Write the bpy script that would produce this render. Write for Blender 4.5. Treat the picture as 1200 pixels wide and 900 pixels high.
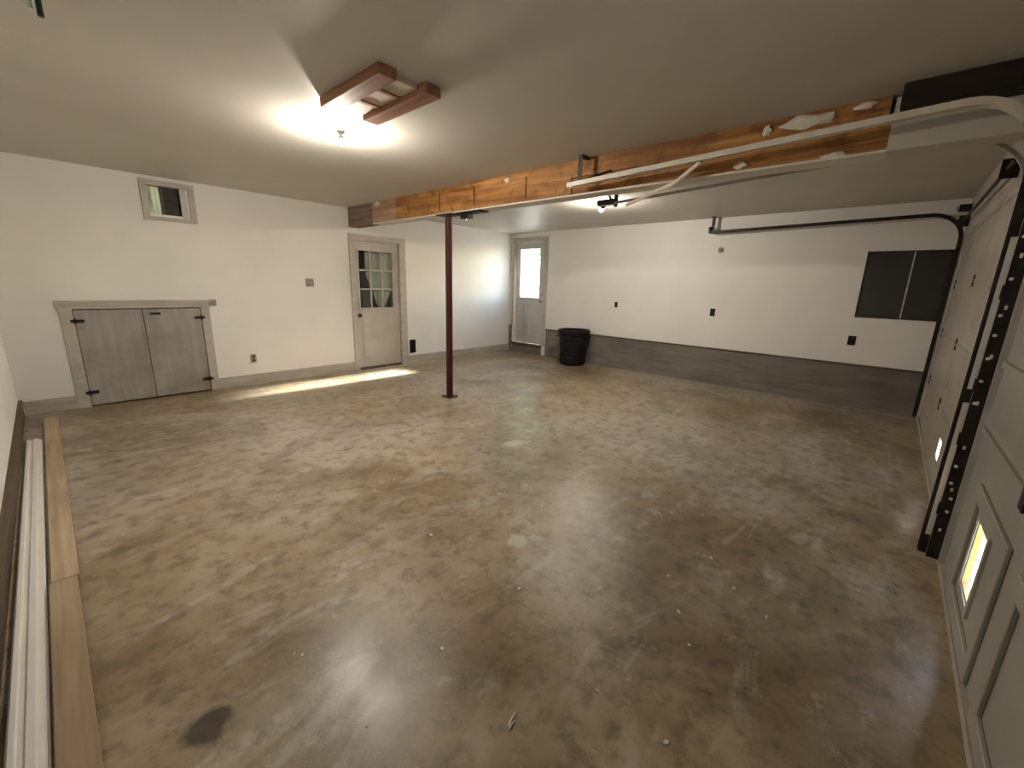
import bpy, bmesh, math, random
from mathutils import Vector, Matrix
random.seed(7)
for o in list(bpy.data.objects): bpy.data.objects.remove(o)
scene = bpy.context.scene
COL = scene.collection

# ------------------------------------------------------------------ camera
cam_d = bpy.data.cameras.new('camera'); cam = bpy.data.objects.new('camera', cam_d); COL.objects.link(cam)
cam_d.sensor_fit = 'HORIZONTAL'; cam_d.sensor_width = 36.0; cam_d.lens = 14.6267; cam_d.clip_start = 0.02; cam_d.clip_end = 300
yaw, pitch, roll = math.radians(48.1420666), math.radians(13.35569626), math.radians(1.67323454)
f = Vector((math.sin(yaw)*math.cos(pitch), math.cos(yaw)*math.cos(pitch), -math.sin(pitch)))
r = Vector((math.cos(yaw), -math.sin(yaw), 0)); u = r.cross(f)
r2 = r*math.cos(roll)+u*math.sin(roll); u2 = -r*math.sin(roll)+u*math.cos(roll)
m = Matrix((r2, u2, -f)).transposed().to_4x4(); m.translation = Vector((0, 0, 1.5))
cam.matrix_world = m
scene.camera = cam

# ------------------------------------------------------------------ world, sun, exposure
SKY_STRENGTH = 2.6
SUN_STRENGTH = 70.0
BULB1 = 3550.0
BULB2 = 2700.0
scene.view_settings.view_transform = 'Standard'
scene.view_settings.look = 'None'
scene.view_settings.gamma = 1.0
scene.view_settings.use_curve_mapping = False
scene.view_settings.exposure = 0.30
world = bpy.data.worlds.new('world'); scene.world = world; world.use_nodes = True
wn = world.node_tree; wn.nodes.clear()
wo = wn.nodes.new('ShaderNodeOutputWorld'); wb = wn.nodes.new('ShaderNodeBackground'); sk = wn.nodes.new('ShaderNodeTexSky')
sk.sky_type = 'NISHITA'; sk.sun_disc = False; sk.sun_elevation = math.radians(20.9); sk.sun_rotation = math.radians(90)
sk.air_density = 1.0; sk.dust_density = 0.6
wb.inputs['Strength'].default_value = SKY_STRENGTH
wn.links.new(sk.outputs[0], wb.inputs['Color']); wn.links.new(wb.outputs[0], wo.inputs[0])
SUN_DIR = Vector((-0.934, 0.012, -0.357)).normalized()
sd = bpy.data.lights.new('sun_offscreen', 'SUN'); sd.energy = SUN_STRENGTH; sd.angle = math.radians(2.0); sd.color = (1.0, 0.93, 0.82)
so = bpy.data.objects.new('sun_offscreen', sd); COL.objects.link(so); so.location = (30, 6, 12)
so.rotation_euler = (-SUN_DIR).to_track_quat('Z', 'Y').to_euler()
# ------------------------------------------------------------------ helpers
X0, X1, Y0, Y1, H = -0.348, 7.28, -0.437, 6.653, 2.614
ORIG = {}
def box(bm, x0, x1, y0, y1, z0, z1):
    vs = [bm.verts.new((x, y, z)) for z in (z0, z1) for y in (y0, y1) for x in (x0, x1)]
    for q in ((0, 2, 3, 1), (4, 5, 7, 6), (0, 1, 5, 4), (2, 6, 7, 3), (0, 4, 6, 2), (1, 3, 7, 5)):
        bm.faces.new([vs[i] for i in q])
    return vs
def BM(*boxes):
    bm = bmesh.new()
    for b in boxes: box(bm, *b)
    return bm
def bevel(bm, w, seg=2):
    bmesh.ops.bevel(bm, geom=bm.edges[:]+bm.verts[:], offset=w, segments=seg, affect='EDGES', profile=0.5)
    return bm
def lathe(bm, prof, c=(0, 0, 0), n=24, axis='Z'):
    rings = []
    for (rad, h) in prof:
        ring = []
        for i in range(n):
            a = 2*math.pi*i/n
            p = (rad*math.cos(a), rad*math.sin(a), h)
            if axis == 'Y': p = (p[0], p[2], p[1])
            if axis == 'X': p = (p[2], p[0], p[1])
            ring.append(bm.verts.new((c[0]+p[0], c[1]+p[1], c[2]+p[2])))
        rings.append(ring)
    for a, b in zip(rings, rings[1:]):
        for i in range(n):
            bm.faces.new((a[i], a[(i+1) % n], b[(i+1) % n], b[i]))
    bm.faces.new(rings[0][::-1]); bm.faces.new(rings[-1])
    bmesh.ops.recalc_face_normals(bm, faces=bm.faces[:])
    return bm
def tube(bm, pts, rad, n=8):
    pts = [Vector(p) for p in pts]; rings = []
    for i, p in enumerate(pts):
        t = (pts[min(i+1, len(pts)-1)]-pts[max(i-1, 0)]).normalized()
        a = t.cross(Vector((0.13, 0.2, 1)) if abs(t.z) < 0.9 else Vector((1, 0.1, 0))).normalized(); b = t.cross(a)
        rings.append([bm.verts.new(p+a*rad*math.cos(2*math.pi*k/n)+b*rad*math.sin(2*math.pi*k/n)) for k in range(n)])
    for A, B in zip(rings, rings[1:]):
        for k in range(n): bm.faces.new((A[k], A[(k+1) % n], B[(k+1) % n], B[k]))
    bm.faces.new(rings[0][::-1]); bm.faces.new(rings[-1])
    bmesh.ops.recalc_face_normals(bm, faces=bm.faces[:])
    return bm
def sweep_yz(bm, path, x, sec):
    """sweep a closed section (list of (dx, dn)) along a path in the plane X = x"""
    n = len(path); rings = []
    for i, (y, z) in enumerate(path):
        a = path[max(i-1, 0)]; b = path[min(i+1, n-1)]
        t = Vector((0, b[0]-a[0], b[1]-a[1])).normalized(); nrm = Vector((0, -t.z, t.y))
        rings.append([bm.verts.new(Vector((x+dx, y, z))+nrm*dn) for dx, dn in sec])
    k = len(sec)
    for A, B in zip(rings, rings[1:]):
        for i in range(k): bm.faces.new((A[i], A[(i+1) % k], B[(i+1) % k], B[i]))
    bm.faces.new(rings[0]); bm.faces.new(rings[-1][::-1])
    bmesh.ops.recalc_face_normals(bm, faces=bm.faces[:])
    return bm
def panel(axis, p0, p1, u0, u1, v0, v1, holes=()):
    """upright slab between planes p0..p1 of axis (0: X, 1: Y), pierced by rectangular holes (ua, ub, va, vb)"""
    us = sorted({u0, u1, *[c for h in holes for c in h[:2]]}); vs = sorted({v0, v1, *[c for h in holes for c in h[2:]]})
    us = [c for c in us if u0 <= c <= u1]; vs = [c for c in vs if v0 <= c <= v1]
    bm = bmesh.new()
    def P(p, a, b): return (p, a, b) if axis == 0 else (a, p, b)
    def solid(i, j):
        if i < 0 or j < 0 or i >= len(us)-1 or j >= len(vs)-1: return False
        cu = (us[i]+us[i+1])/2; cv = (vs[j]+vs[j+1])/2
        return not any(h[0] < cu < h[1] and h[2] < cv < h[3] for h in holes)
    def quad(*pts): bm.faces.new([bm.verts.new(p) for p in pts])
    for i in range(len(us)-1):
        for j in range(len(vs)-1):
            if not solid(i, j): continue
            a, b, c, d = us[i], us[i+1], vs[j], vs[j+1]
            for p in (p0, p1): quad(P(p, a, c), P(p, b, c), P(p, b, d), P(p, a, d))
            if not solid(i-1, j): quad(P(p0, a, c), P(p1, a, c), P(p1, a, d), P(p0, a, d))
            if not solid(i+1, j): quad(P(p0, b, c), P(p1, b, c), P(p1, b, d), P(p0, b, d))
            if not solid(i, j-1): quad(P(p0, a, c), P(p0, b, c), P(p1, b, c), P(p1, a, c))
            if not solid(i, j+1): quad(P(p0, a, d), P(p0, b, d), P(p1, b, d), P(p1, a, d))
    bmesh.ops.remove_doubles(bm, verts=bm.verts[:], dist=1e-5)
    bmesh.ops.recalc_face_normals(bm, faces=bm.faces[:])
    return bm
def link_mesh(name, bm, mat, parent=None, smooth=False):
    co = [v.co for v in bm.verts]
    if parent is None:
        org = Vector(((min(c.x for c in co)+max(c.x for c in co))/2, (min(c.y for c in co)+max(c.y for c in co))/2, min(c.z for c in co)))
    else:
        org = ORIG[parent.name]
    bmesh.ops.translate(bm, verts=bm.verts[:], vec=-org)
    me = bpy.data.meshes.new(name); bm.to_mesh(me); bm.free()
    if smooth:
        for p in me.polygons: p.use_smooth = True
        me.set_sharp_from_angle(angle=math.radians(40))
    me.materials.append(mat)
    o = bpy.data.objects.new(name, me); COL.objects.link(o)
    if parent is None: o.location = org
    else: o.parent = parent
    ORIG[o.name] = org
    return o
def root(name, loc, label, cat, group=None, kind=None):
    o = bpy.data.objects.new(name, None); COL.objects.link(o); o.location = loc; o.empty_display_size = 0.1
    ORIG[o.name] = Vector(loc); return tag(o, label, cat, group, kind)
def tag(o, label=None, cat=None, group=None, kind=None):
    if label: o['label'] = label
    if cat: o['category'] = cat
    if group: o['group'] = group
    if kind: o['kind'] = kind
    return o
def L(o, label): o['label'] = label; return o

# ------------------------------------------------------------------ materials
def srgb(c): return tuple(((v/255)/12.92 if v/255 <= 0.04045 else ((v/255+0.055)/1.055)**2.4) for v in c)+(1,)
class NT:
    def __init__(s, name):
        s.m = bpy.data.materials.new(name); s.m.use_nodes = True; s.t = s.m.node_tree; s.t.nodes.clear()
        s.out = s.n('ShaderNodeOutputMaterial')
    def n(s, typ, **kw):
        x = s.t.nodes.new(typ)
        for k, v in kw.items(): setattr(x, k, v)
        return x
    def l(s, a, b): s.t.links.new(a, b)
    def noise(s, coord, scale, detail=4, rough=0.55, dist=0.0):
        x = s.n('ShaderNodeTexNoise'); x.inputs['Scale'].default_value = scale; x.inputs['Detail'].default_value = detail
        x.inputs['Roughness'].default_value = rough; x.inputs['Distortion'].default_value = dist; s.l(coord, x.inputs['Vector']); return x.outputs['Fac']
    def ramp(s, fac, stops):
        x = s.n('ShaderNodeValToRGB'); e = x.color_ramp.elements
        while len(e) < len(stops): e.new(0.5)
        for el, (p, c) in zip(e, stops): el.position = p; el.color = c if len(c) == 4 else tuple(c)+(1,)
        s.l(fac, x.inputs['Fac']); return x.outputs['Color']
    def mix(s, fac, a, b, blend='MIX'):
        x = s.n('ShaderNodeMix', data_type='RGBA', blend_type=blend)
        for sock, v in ((x.inputs[0], fac), (x.inputs[6], a), (x.inputs[7], b)):
            if hasattr(v, 'is_linked'): s.l(v, sock)
            else: sock.default_value = v
        return x.outputs[2]
    def coord(s, kind='Object', scale=(1, 1, 1), loc=(0, 0, 0)):
        c = s.n('ShaderNodeTexCoord'); mp = s.n('ShaderNodeMapping'); mp.inputs['Scale'].default_value = scale; mp.inputs['Location'].default_value = loc
        s.l(c.outputs[kind], mp.inputs['Vector']); return mp.outputs[0]
    def bsdf(s, color, rough=0.6, metal=0.0, bump=None, bump_s=0.2, bump_d=0.01, spec=0.5):
        b = s.n('ShaderNodeBsdfPrincipled')
        for k, v in (('Base Color', color), ('Roughness', rough), ('Metallic', metal), ('Specular IOR Level', spec)):
            if hasattr(v, 'is_linked'): s.l(v, b.inputs[k])
            else: b.inputs[k].default_value = v
        if bump is not None:
            bp = s.n('ShaderNodeBump'); bp.inputs['Strength'].default_value = bump_s; bp.inputs['Distance'].default_value = bump_d
            s.l(bump, bp.inputs['Height']); s.l(bp.outputs[0], b.inputs['Normal'])
        s.l(b.outputs[0], s.out.inputs[0]); return s.m
def g(v): return (v, v, v, 1)
def mottled(name, c1, c2, scale=3.0, rough=0.6, metal=0.0, bump=0.15, lo=0.35, hi=0.65, stretch=(1, 1, 1), spec=0.4, detail=6):
    t = NT(name); co = t.coord(scale=stretch); nz = t.noise(co, scale, detail, 0.6); fine = t.noise(co, scale*14, 4)
    col = t.ramp(nz, [(lo, c1), (hi, c2)])
    return t.bsdf(col, rough, metal, fine, bump, 0.004, spec)
def wood(name, c_dark, c_mid, c_light, axis=1, rough=0.65, ring=18.0, stain=0.0):
    t = NT(name); s = [ring, ring, ring]; s[axis] = 0.9
    co = t.coord(scale=tuple(s)); a = t.noise(co, 1.0, 8, 0.65, 0.6)
    s2 = [3.0, 3.0, 3.0]; s2[axis] = 0.8; b = t.noise(t.coord(scale=tuple(s2), loc=(3, 1, 2)), 1.0, 4)
    c = t.ramp(a, [(0.3, c_dark), (0.5, c_mid), (0.72, c_light)])
    c = t.mix(t.ramp(b, [(0.38, g(0.0)), (0.66, g(0.75))]), c, c_dark)
    k = t.noise(t.coord(loc=(7, 2, 1), scale=(2, 2, 2)), 2.6, 6, 0.7, 0.5)
    c = t.mix(t.ramp(k, [(0.50, g(0.0)), (0.64, g(stain))]), c, c_dark)
    return t.bsdf(c, rough, 0, a, 0.25, 0.004, 0.3)
def glass(name, tint=(0.95, 0.97, 0.96, 1), gloss=0.10):
    t = NT(name); tr = t.n('ShaderNodeBsdfTransparent'); tr.inputs[0].default_value = tint
    gl = t.n('ShaderNodeBsdfGlossy'); gl.inputs['Roughness'].default_value = 0.05
    lw = t.n('ShaderNodeLayerWeight'); lw.inputs['Blend'].default_value = 0.25
    mth = t.n('ShaderNodeMath', operation='MULTIPLY_ADD'); mth.inputs[1].default_value = 0.5; mth.inputs[2].default_value = gloss*0.4
    t.l(lw.outputs['Fresnel'], mth.inputs[0])
    mx = t.n('ShaderNodeMixShader'); t.l(mth.outputs[0], mx.inputs[0]); t.l(tr.outputs[0], mx.inputs[1]); t.l(gl.outputs[0], mx.inputs[2])
    t.l(mx.outputs[0], t.out.inputs[0]); return t.m
def emit(name, col, s):
    t = NT(name); e = t.n('ShaderNodeEmission'); e.inputs[0].default_value = col; e.inputs[1].default_value = s
    t.l(e.outputs[0], t.out.inputs[0]); return t.m

M = {}
M['wall'] = mottled('wall_paint', (0.745, 0.725, 0.69, 1), (0.805, 0.785, 0.75, 1), 0.9, 0.55, bump=0.08, spec=0.3)
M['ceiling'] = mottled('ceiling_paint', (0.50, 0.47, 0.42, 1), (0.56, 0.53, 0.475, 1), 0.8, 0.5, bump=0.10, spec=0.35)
M['trim'] = mottled('grey_trim_paint', (0.40, 0.36, 0.31, 1), (0.50, 0.455, 0.40, 1), 4, 0.5, stretch=(1, 1, 3))
M['base'] = mottled('baseboard_paint', (0.36, 0.32, 0.27, 1), (0.48, 0.43, 0.37, 1), 3, 0.55, stretch=(1, 1, 5))
M['sill'] = wood('dark_sill_wood', (0.05, 0.035, 0.022, 1), (0.12, 0.085, 0.055, 1), (0.20, 0.15, 0.10, 1), 1)
def foundation_mat():
    t = NT('foundation_concrete'); co = t.coord(); a = t.noise(t.coord(scale=(1, 0.6, 9)), 2.2, 6, 0.65); b = t.noise(co, 1.3, 4); c = t.noise(co, 30, 6, 0.7)
    col = t.ramp(a, [(0.3, (0.15, 0.136, 0.12, 1)), (0.7, (0.25, 0.228, 0.20, 1))])
    col = t.mix(t.ramp(b, [(0.4, g(0)), (0.75, g(0.5))]), col, (0.075, 0.06, 0.045, 1))
    return t.bsdf(col, 0.8, 0, c, 0.5, 0.006, 0.25)
M['foundation'] = foundation_mat()
M['door'] = mottled('door_paint', (0.43, 0.395, 0.345, 1), (0.52, 0.48, 0.425, 1), 2.5, 0.45)
M['door2'] = mottled('cool_door_paint', (0.47, 0.46, 0.45, 1), (0.56, 0.55, 0.53, 1), 2.5, 0.45)
def hatch_mat():
    t = NT('weathered_hatch_boards'); a = t.noise(t.coord(scale=(9, 1, 0.8)), 2.0, 6, 0.6); b = t.noise(t.coord(loc=(0.3, 0, 0)), 1.7, 5, 0.6)
    col = t.ramp(a, [(0.3, (0.30, 0.275, 0.24, 1)), (0.7, (0.38, 0.355, 0.32, 1))])
    col = t.mix(t.ramp(b, [(0.45, g(0)), (0.68, g(0.7))]), col, (0.19, 0.155, 0.115, 1))
    return t.bsdf(col, 0.6, 0, a, 0.2, 0.004, 0.35)
M['hatch'] = hatch_mat()
M['timber'] = wood('orange_timber', (0.15, 0.058, 0.018, 1), (0.40, 0.185, 0.055, 1), (0.58, 0.31, 0.11, 1), 1, stain=0.75)
M['timber_dark'] = wood('dark_red_timber', (0.035, 0.011, 0.006, 1), (0.12, 0.032, 0.015, 1), (0.21, 0.065, 0.03, 1), 1)
M['timber_grey'] = wood('grey_timber', (0.09, 0.07, 0.055, 1), (0.22, 0.16, 0.12, 1), (0.33, 0.26, 0.20, 1), 1)
M['timber_pink'] = wood('plaster_smeared_timber', (0.28, 0.15, 0.09, 1), (0.43, 0.27, 0.18, 1), (0.58, 0.44, 0.33, 1), 1)
M['block'] = wood('blackened_timber', (0.008, 0.005, 0.004, 1), (0.022, 0.014, 0.010, 1), (0.05, 0.034, 0.02, 1), 1)
M['drywall'] = mottled('bare_drywall', (0.60, 0.55, 0.47, 1), (0.70, 0.65, 0.57, 1), 4, 0.7)
M['casing'] = mottled('brown_paper_casing', (0.25, 0.21, 0.15, 1), (0.32, 0.275, 0.205, 1), 4, 0.75)
M['dull_steel'] = mottled('dull_brown_steel', (0.15, 0.13, 0.10, 1), (0.24, 0.21, 0.165, 1), 10, 0.5, 0.3)
M['plaster'] = mottled('plaster_chunk', (0.62, 0.53, 0.45, 1), (0.78, 0.71, 0.64, 1), 12, 0.8, bump=0.5)
M['patch_rail'] = wood('ceiling_batten_wood', (0.17, 0.07, 0.035, 1), (0.32, 0.15, 0.08, 1), (0.45, 0.25, 0.15, 1), 1)
M['lath'] = mottled('lath_panel', (0.46, 0.37, 0.28, 1), (0.60, 0.50, 0.40, 1), 8, 0.7)
M['plank'] = wood('brown_plank', (0.30, 0.21, 0.125, 1), (0.47, 0.36, 0.235, 1), (0.58, 0.47, 0.33, 1), 1, ring=26)
M['plank2'] = wood('darker_plank', (0.25, 0.175, 0.10, 1), (0.41, 0.305, 0.195, 1), (0.51, 0.40, 0.27, 1), 1, ring=26)
M['white_board'] = mottled('primed_white_moulding', (0.80, 0.77, 0.71, 1), (0.87, 0.845, 0.79, 1), 6, 0.4, stretch=(6, 0.5, 6))
M['post'] = mottled('red_primer_steel', (0.040, 0.005, 0.006, 1), (0.07, 0.009, 0.010, 1), 6, 0.55, spec=0.3)
M['steel'] = mottled('black_steel', (0.012, 0.010, 0.009, 1), (0.035, 0.028, 0.022, 1), 12, 0.5, 0.5)
M['galv'] = mottled('galvanised_steel', (0.40, 0.38, 0.35, 1), (0.58, 0.56, 0.52, 1), 14, 0.35, 0.7)
M['white_steel'] = mottled('cream_painted_steel', (0.60, 0.54, 0.45, 1), (0.72, 0.66, 0.56, 1), 10, 0.4, spec=0.5)
M['bolt'] = mottled('zinc_bolt', (0.72, 0.70, 0.66, 1), (0.80, 0.78, 0.74, 1), 14, 0.3, 0.5)
M['mullion'] = mottled('slate_post_paint', (0.085, 0.085, 0.082, 1), (0.14, 0.135, 0.125, 1), 5, 0.5)
M['plate'] = mottled('beige_plate', (0.50, 0.45, 0.38, 1), (0.56, 0.51, 0.44, 1), 10, 0.4)
M['grey_plate'] = mottled('grey_plate', (0.24, 0.215, 0.185, 1), (0.31, 0.28, 0.245, 1), 10, 0.45)
M['black'] = mottled('black_plastic', (0.004, 0.004, 0.005, 1), (0.008, 0.008, 0.009, 1), 9, 0.5, bump=0.05, spec=0.22)
M['dark_pane'] = mottled('blacked_out_pane', (0.020, 0.018, 0.014, 1), (0.030, 0.027, 0.021, 1), 3, 0.25, spec=0.5)
M['brass'] = mottled('dull_brass', (0.09, 0.065, 0.035, 1), (0.15, 0.11, 0.06, 1), 12, 0.35, 0.9)
M['satin'] = mottled('satin_knob_metal', (0.42, 0.37, 0.26, 1), (0.50, 0.45, 0.33, 1), 12, 0.3, 0.9)
M['porcelain'] = mottled('porcelain', (0.72, 0.70, 0.65, 1), (0.80, 0.78, 0.73, 1), 6, 0.25)
M['bulb1'] = emit('lit_bulb_one', (1.0, 0.915, 0.79, 1), BULB1)
M['bulb2'] = emit('lit_bulb_two', (1.0, 0.915, 0.79, 1), BULB2)
M['glass'] = glass('clear_glass')
M['curtain'] = mottled('pale_curtain', (0.50, 0.51, 0.43, 1), (0.60, 0.60, 0.52, 1), 4, 0.8, stretch=(8, 1, 1))
M['green'] = mottled('green_vinyl', (0.010, 0.028, 0.010, 1), (0.02, 0.05, 0.018, 1), 9, 0.4)
M['hookwhite'] = mottled('white_vinyl', (0.55, 0.62, 0.52, 1), (0.65, 0.70, 0.62, 1), 9, 0.4)
M['room'] = mottled('entry_room_paint', (0.46, 0.43, 0.37, 1), (0.52, 0.49, 0.43, 1), 2, 0.8)
M['ground'] = mottled('pale_driveway', (0.42, 0.40, 0.36, 1), (0.55, 0.53, 0.48, 1), 1.5, 0.85)
M['leaf'] = mottled('leaf_green', (0.16, 0.32, 0.10, 1), (0.30, 0.46, 0.20, 1), 2.5, 0.6)
M['bark'] = mottled('bark', (0.07, 0.05, 0.035, 1), (0.13, 0.10, 0.07, 1), 8, 0.9, bump=0.6)
M['raw_edge'] = mottled('raw_orange_wood', (0.42, 0.19, 0.05, 1), (0.55, 0.28, 0.09, 1), 10, 0.7)
M['chip'] = mottled('paint_chip', (0.55, 0.51, 0.44, 1), (0.72, 0.68, 0.60, 1), 20, 0.6)
M['strip'] = mottled('white_plastic_strip', (0.74, 0.70, 0.62, 1), (0.84, 0.80, 0.73, 1), 6, 0.35)
def translucent_pane():
    t = NT('frosted_yellow_pane'); c = t.ramp(t.noise(t.coord(scale=(14, 1, 1.5)), 2, 3), [(0.35, (0.20, 0.185, 0.11, 1)), (0.6, (0.40, 0.375, 0.28, 1))])
    tl = t.n('ShaderNodeBsdfTranslucent'); t.l(c, tl.inputs[0]); df = t.n('ShaderNodeBsdfDiffuse'); t.l(c, df.inputs[0])
    mx = t.n('ShaderNodeMixShader'); mx.inputs[0].default_value = 0.35; t.l(tl.outputs[0], mx.inputs[1]); t.l(df.outputs[0], mx.inputs[2])
    t.l(mx.outputs[0], t.out.inputs[0]); return t.m
M['frost'] = translucent_pane()
def garage_mat(name, c1, c2, rust):
    t = NT(name); co = t.coord(); a = t.noise(co, 1.6, 5, 0.6); b = t.noise(t.coord(loc=(2, 0, 5)), 5.5, 5, 0.6); c = t.noise(co, 20, 5)
    col = t.ramp(a, [(0.35, c1), (0.7, c2)])
    col = t.mix(t.ramp(b, [(rust, g(0)), (rust+0.05, g(0.9))]), col, (0.06, 0.028, 0.014, 1))
    return t.bsdf(col, 0.42, 0.0, c, 0.12, 0.004, 0.5)
M['garage'] = garage_mat('stained_garage_door_paint', (0.30, 0.26, 0.215, 1), (0.42, 0.375, 0.32, 1), 0.615)
M['garage_near'] = garage_mat('garage_door_paint', (0.25, 0.235, 0.20, 1), (0.35, 0.33, 0.29, 1), 0.74)
M['jamb'] = mottled('jamb_paint', (0.30, 0.27, 0.23, 1), (0.40, 0.365, 0.315, 1), 5, 0.5)

def floor_mat():
    t = NT('worn_concrete_floor'); co = t.coord()
    big = t.noise(co, 0.42, 4, 0.55, 0.4); mid = t.noise(co, 1.6, 8, 0.65, 0.3); fine = t.noise(co, 9.0, 8, 0.7); grit = t.noise(co, 60, 5, 0.7)
    dirt = t.noise(t.coord(loc=(5, 2, 0)), 0.8, 6, 0.62, 0.6)
    streak = t.noise(t.coord(scale=(1.0, 3.2, 1), loc=(1, 4, 0)), 1.3, 6, 0.65, 0.8)
    c = t.ramp(mid, [(0.30, (0.190, 0.134, 0.072, 1)), (0.5, (0.310, 0.235, 0.143, 1)), (0.70, (0.41, 0.335, 0.238, 1))])
    c = t.mix(t.ramp(big, [(0.45, g(0)), (0.60, g(0.6))]), c, (0.43, 0.395, 0.35, 1))
    c = t.mix(t.ramp(dirt, [(0.48, g(0)), (0.64, g(0.65))]), c, (0.130, 0.087, 0.044, 1))
    c = t.mix(t.ramp(streak, [(0.54, g(0)), (0.66, g(0.5))]), c, (0.47, 0.43, 0.37, 1))
    c = t.mix(t.ramp(fine, [(0.36, g(0.6)), (0.52, g(0))]), c, (0.085, 0.06, 0.036, 1))
    c = t.mix(t.ramp(t.noise(t.coord(loc=(9, 3, 0)), 5.0, 8, 0.75), [(0.60, g(0)), (0.68, g(0.4))]), c, (0.55, 0.51, 0.45, 1))
    # stains and spills with a shape of their own, at their places on the slab
    geo = t.n('ShaderNodeNewGeometry')
    wob = t.n('ShaderNodeVectorMath', operation='MULTIPLY_ADD')
    nzc = t.n('ShaderNodeTexNoise'); nzc.inputs['Scale'].default_value = 9; nzc.inputs['Detail'].default_value = 5; t.l(geo.outputs['Position'], nzc.inputs['Vector'])
    t.l(nzc.outputs['Color'], wob.inputs[0]); wob.inputs[1].default_value = (0.11, 0.11, 0); wob.inputs[2].default_value = (-0.055, -0.055, 0)
    add = t.n('ShaderNodeVectorMath', operation='ADD'); t.l(geo.outputs['Position'], add.inputs[0]); t.l(wob.outputs[0], add.inputs[1])
    def spot(c, x, y, rx, ry, col, a, soft=0.5):
        mp = t.n('ShaderNodeMapping'); mp.inputs['Location'].default_value = (-x/rx, -y/ry, 0); mp.inputs['Scale'].default_value = (1/rx, 1/ry, 0)
        t.l(add.outputs[0], mp.inputs['Vector'])
        ln = t.n('ShaderNodeVectorMath', operation='LENGTH'); t.l(mp.outputs[0], ln.inputs[0])
        return t.mix(t.ramp(ln.outputs['Value'], [(1-soft, g(a)), (1.0, g(0))]), c, col)
    c = spot(c, 0.158, 1.492, 0.085, 0.085, (0.030, 0.022, 0.012, 1), 0.85, 0.35)
    c = spot(c, 0.30, 1.42, 0.10, 0.08, (0.30, 0.25, 0.19, 1), 0.6)
    c = spot(c, 1.70, 1.44, 0.075, 0.075, (0.47, 0.43, 0.36, 1), 0.95, 0.4)
    c = spot(c, 1.79, 1.38, 0.05, 0.04, (0.42, 0.38, 0.32, 1), 0.8, 0.5)
    c = spot(c, 2.86, 2.52, 0.15, 0.10, (0.47, 0.43, 0.36, 1), 0.9, 0.5)
    rg = t.ramp(mid, [(0.3, g(0.26)), (0.7, g(0.48))])
    return t.bsdf(c, rg, 0, t.mix(0.5, fine, grit), 0.30, 0.006, 0.45)
M['floor'] = floor_mat()

# ------------------------------------------------------------------ room shell
S = 'structure'
bm = BM((X0-0.15, X1+0.15, Y0-0.14, Y1+0.15, -0.12, 0.0))
tag(link_mesh('floor', bm, M['floor']), 'stained bare concrete garage floor slab', 'floor', kind=S)
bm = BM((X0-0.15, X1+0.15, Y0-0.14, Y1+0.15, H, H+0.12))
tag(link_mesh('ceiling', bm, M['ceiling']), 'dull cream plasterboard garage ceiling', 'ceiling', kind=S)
D1 = (3.47, 4.34, 0.0, 2.15)        # house door opening in back wall
HA = (0.18, 1.345, 0.0, 1.115)      # hatch opening
WV = (0.975, 1.355, 2.165, 2.52)    # little window
tag(link_mesh('wall_back', panel(1, Y1, Y1+0.15, X0, X1, 0, H, [D1, HA, WV]), M['wall']), 'off-white back wall with hatch and glazed door', 'wall', kind=S)
D2 = (5.68, 6.54, 0.0, 2.44)
W2 = (-0.43, 0.385, 1.215, 2.055)
tag(link_mesh('wall_right', panel(0, X1, X1+0.15, Y0-0.14, Y1+0.15, 0, H, [D2, W2]), M['wall']), 'long off-white wall above the concrete curb', 'wall', kind=S)
tag(link_mesh('wall_left', panel(0, X0-0.15, X0, Y0-0.14, Y1+0.15, 0, H), M['wall']), 'off-white side wall beside the lumber', 'wall', kind=S)
NG = (-0.25, 3.19, 0.0, 2.2); FG = (3.72, 7.1, 0.0, 2.2)
tag(link_mesh('wall_front', panel(1, Y0-0.14, Y0, X0, X1, 0, H, [NG, FG]), M['jamb']), 'grey front wall framing the garage doors', 'wall', kind=S)

# skirting along back wall, foundation curb, sill on the left
def skirting(bm, x0, x1):
    box(bm, x0, x1, Y1-0.022, Y1, 0, 0.125); box(bm, x0, x1, Y1-0.014, Y1, 0.125, 0.15)
bm = bmesh.new()
for a, b in ((X0, 0.085), (1.43, 3.405), (4.46, X1)): skirting(bm, a, b)
tag(link_mesh('baseboard_back', bm, M['base']), 'beige-grey baseboard along the back wall', 'baseboard', kind=S)
cb = root('baseboard_right', (X1, 2.5, 0), 'rough grey concrete foundation curb below the off-white wall', 'foundation', kind=S)
bm = BM((X1-0.035, X1, Y0, 5.55, 0, 0.565)); link_mesh('curb', bm, M['foundation'], cb)
bm = BM((X1-0.042, X1, Y0, 5.55, 0.565, 0.59)); L(link_mesh('sill_plate', bm, M['sill'], cb), 'dark wooden sill on the curb')
bm = BM((X1-0.03, X1, 6.575, Y1, 0, 0.60)); L(link_mesh('curb_end', bm, M['foundation'], cb), 'short curb end in the corner')
ls = root('baseboard_left', (X0, 3, 0), 'dark wooden sill strip along the side wall by the lumber', 'baseboard', kind=S)
link_mesh('sill_board', BM((X0, X0+0.022, Y0, Y1-0.024, 0, 0.15)), M['sill'], ls)
link_mesh('sill_cap', BM((X0, X0+0.030, Y0, Y1-0.024, 0.15, 0.175)), M['sill'], ls)

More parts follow.
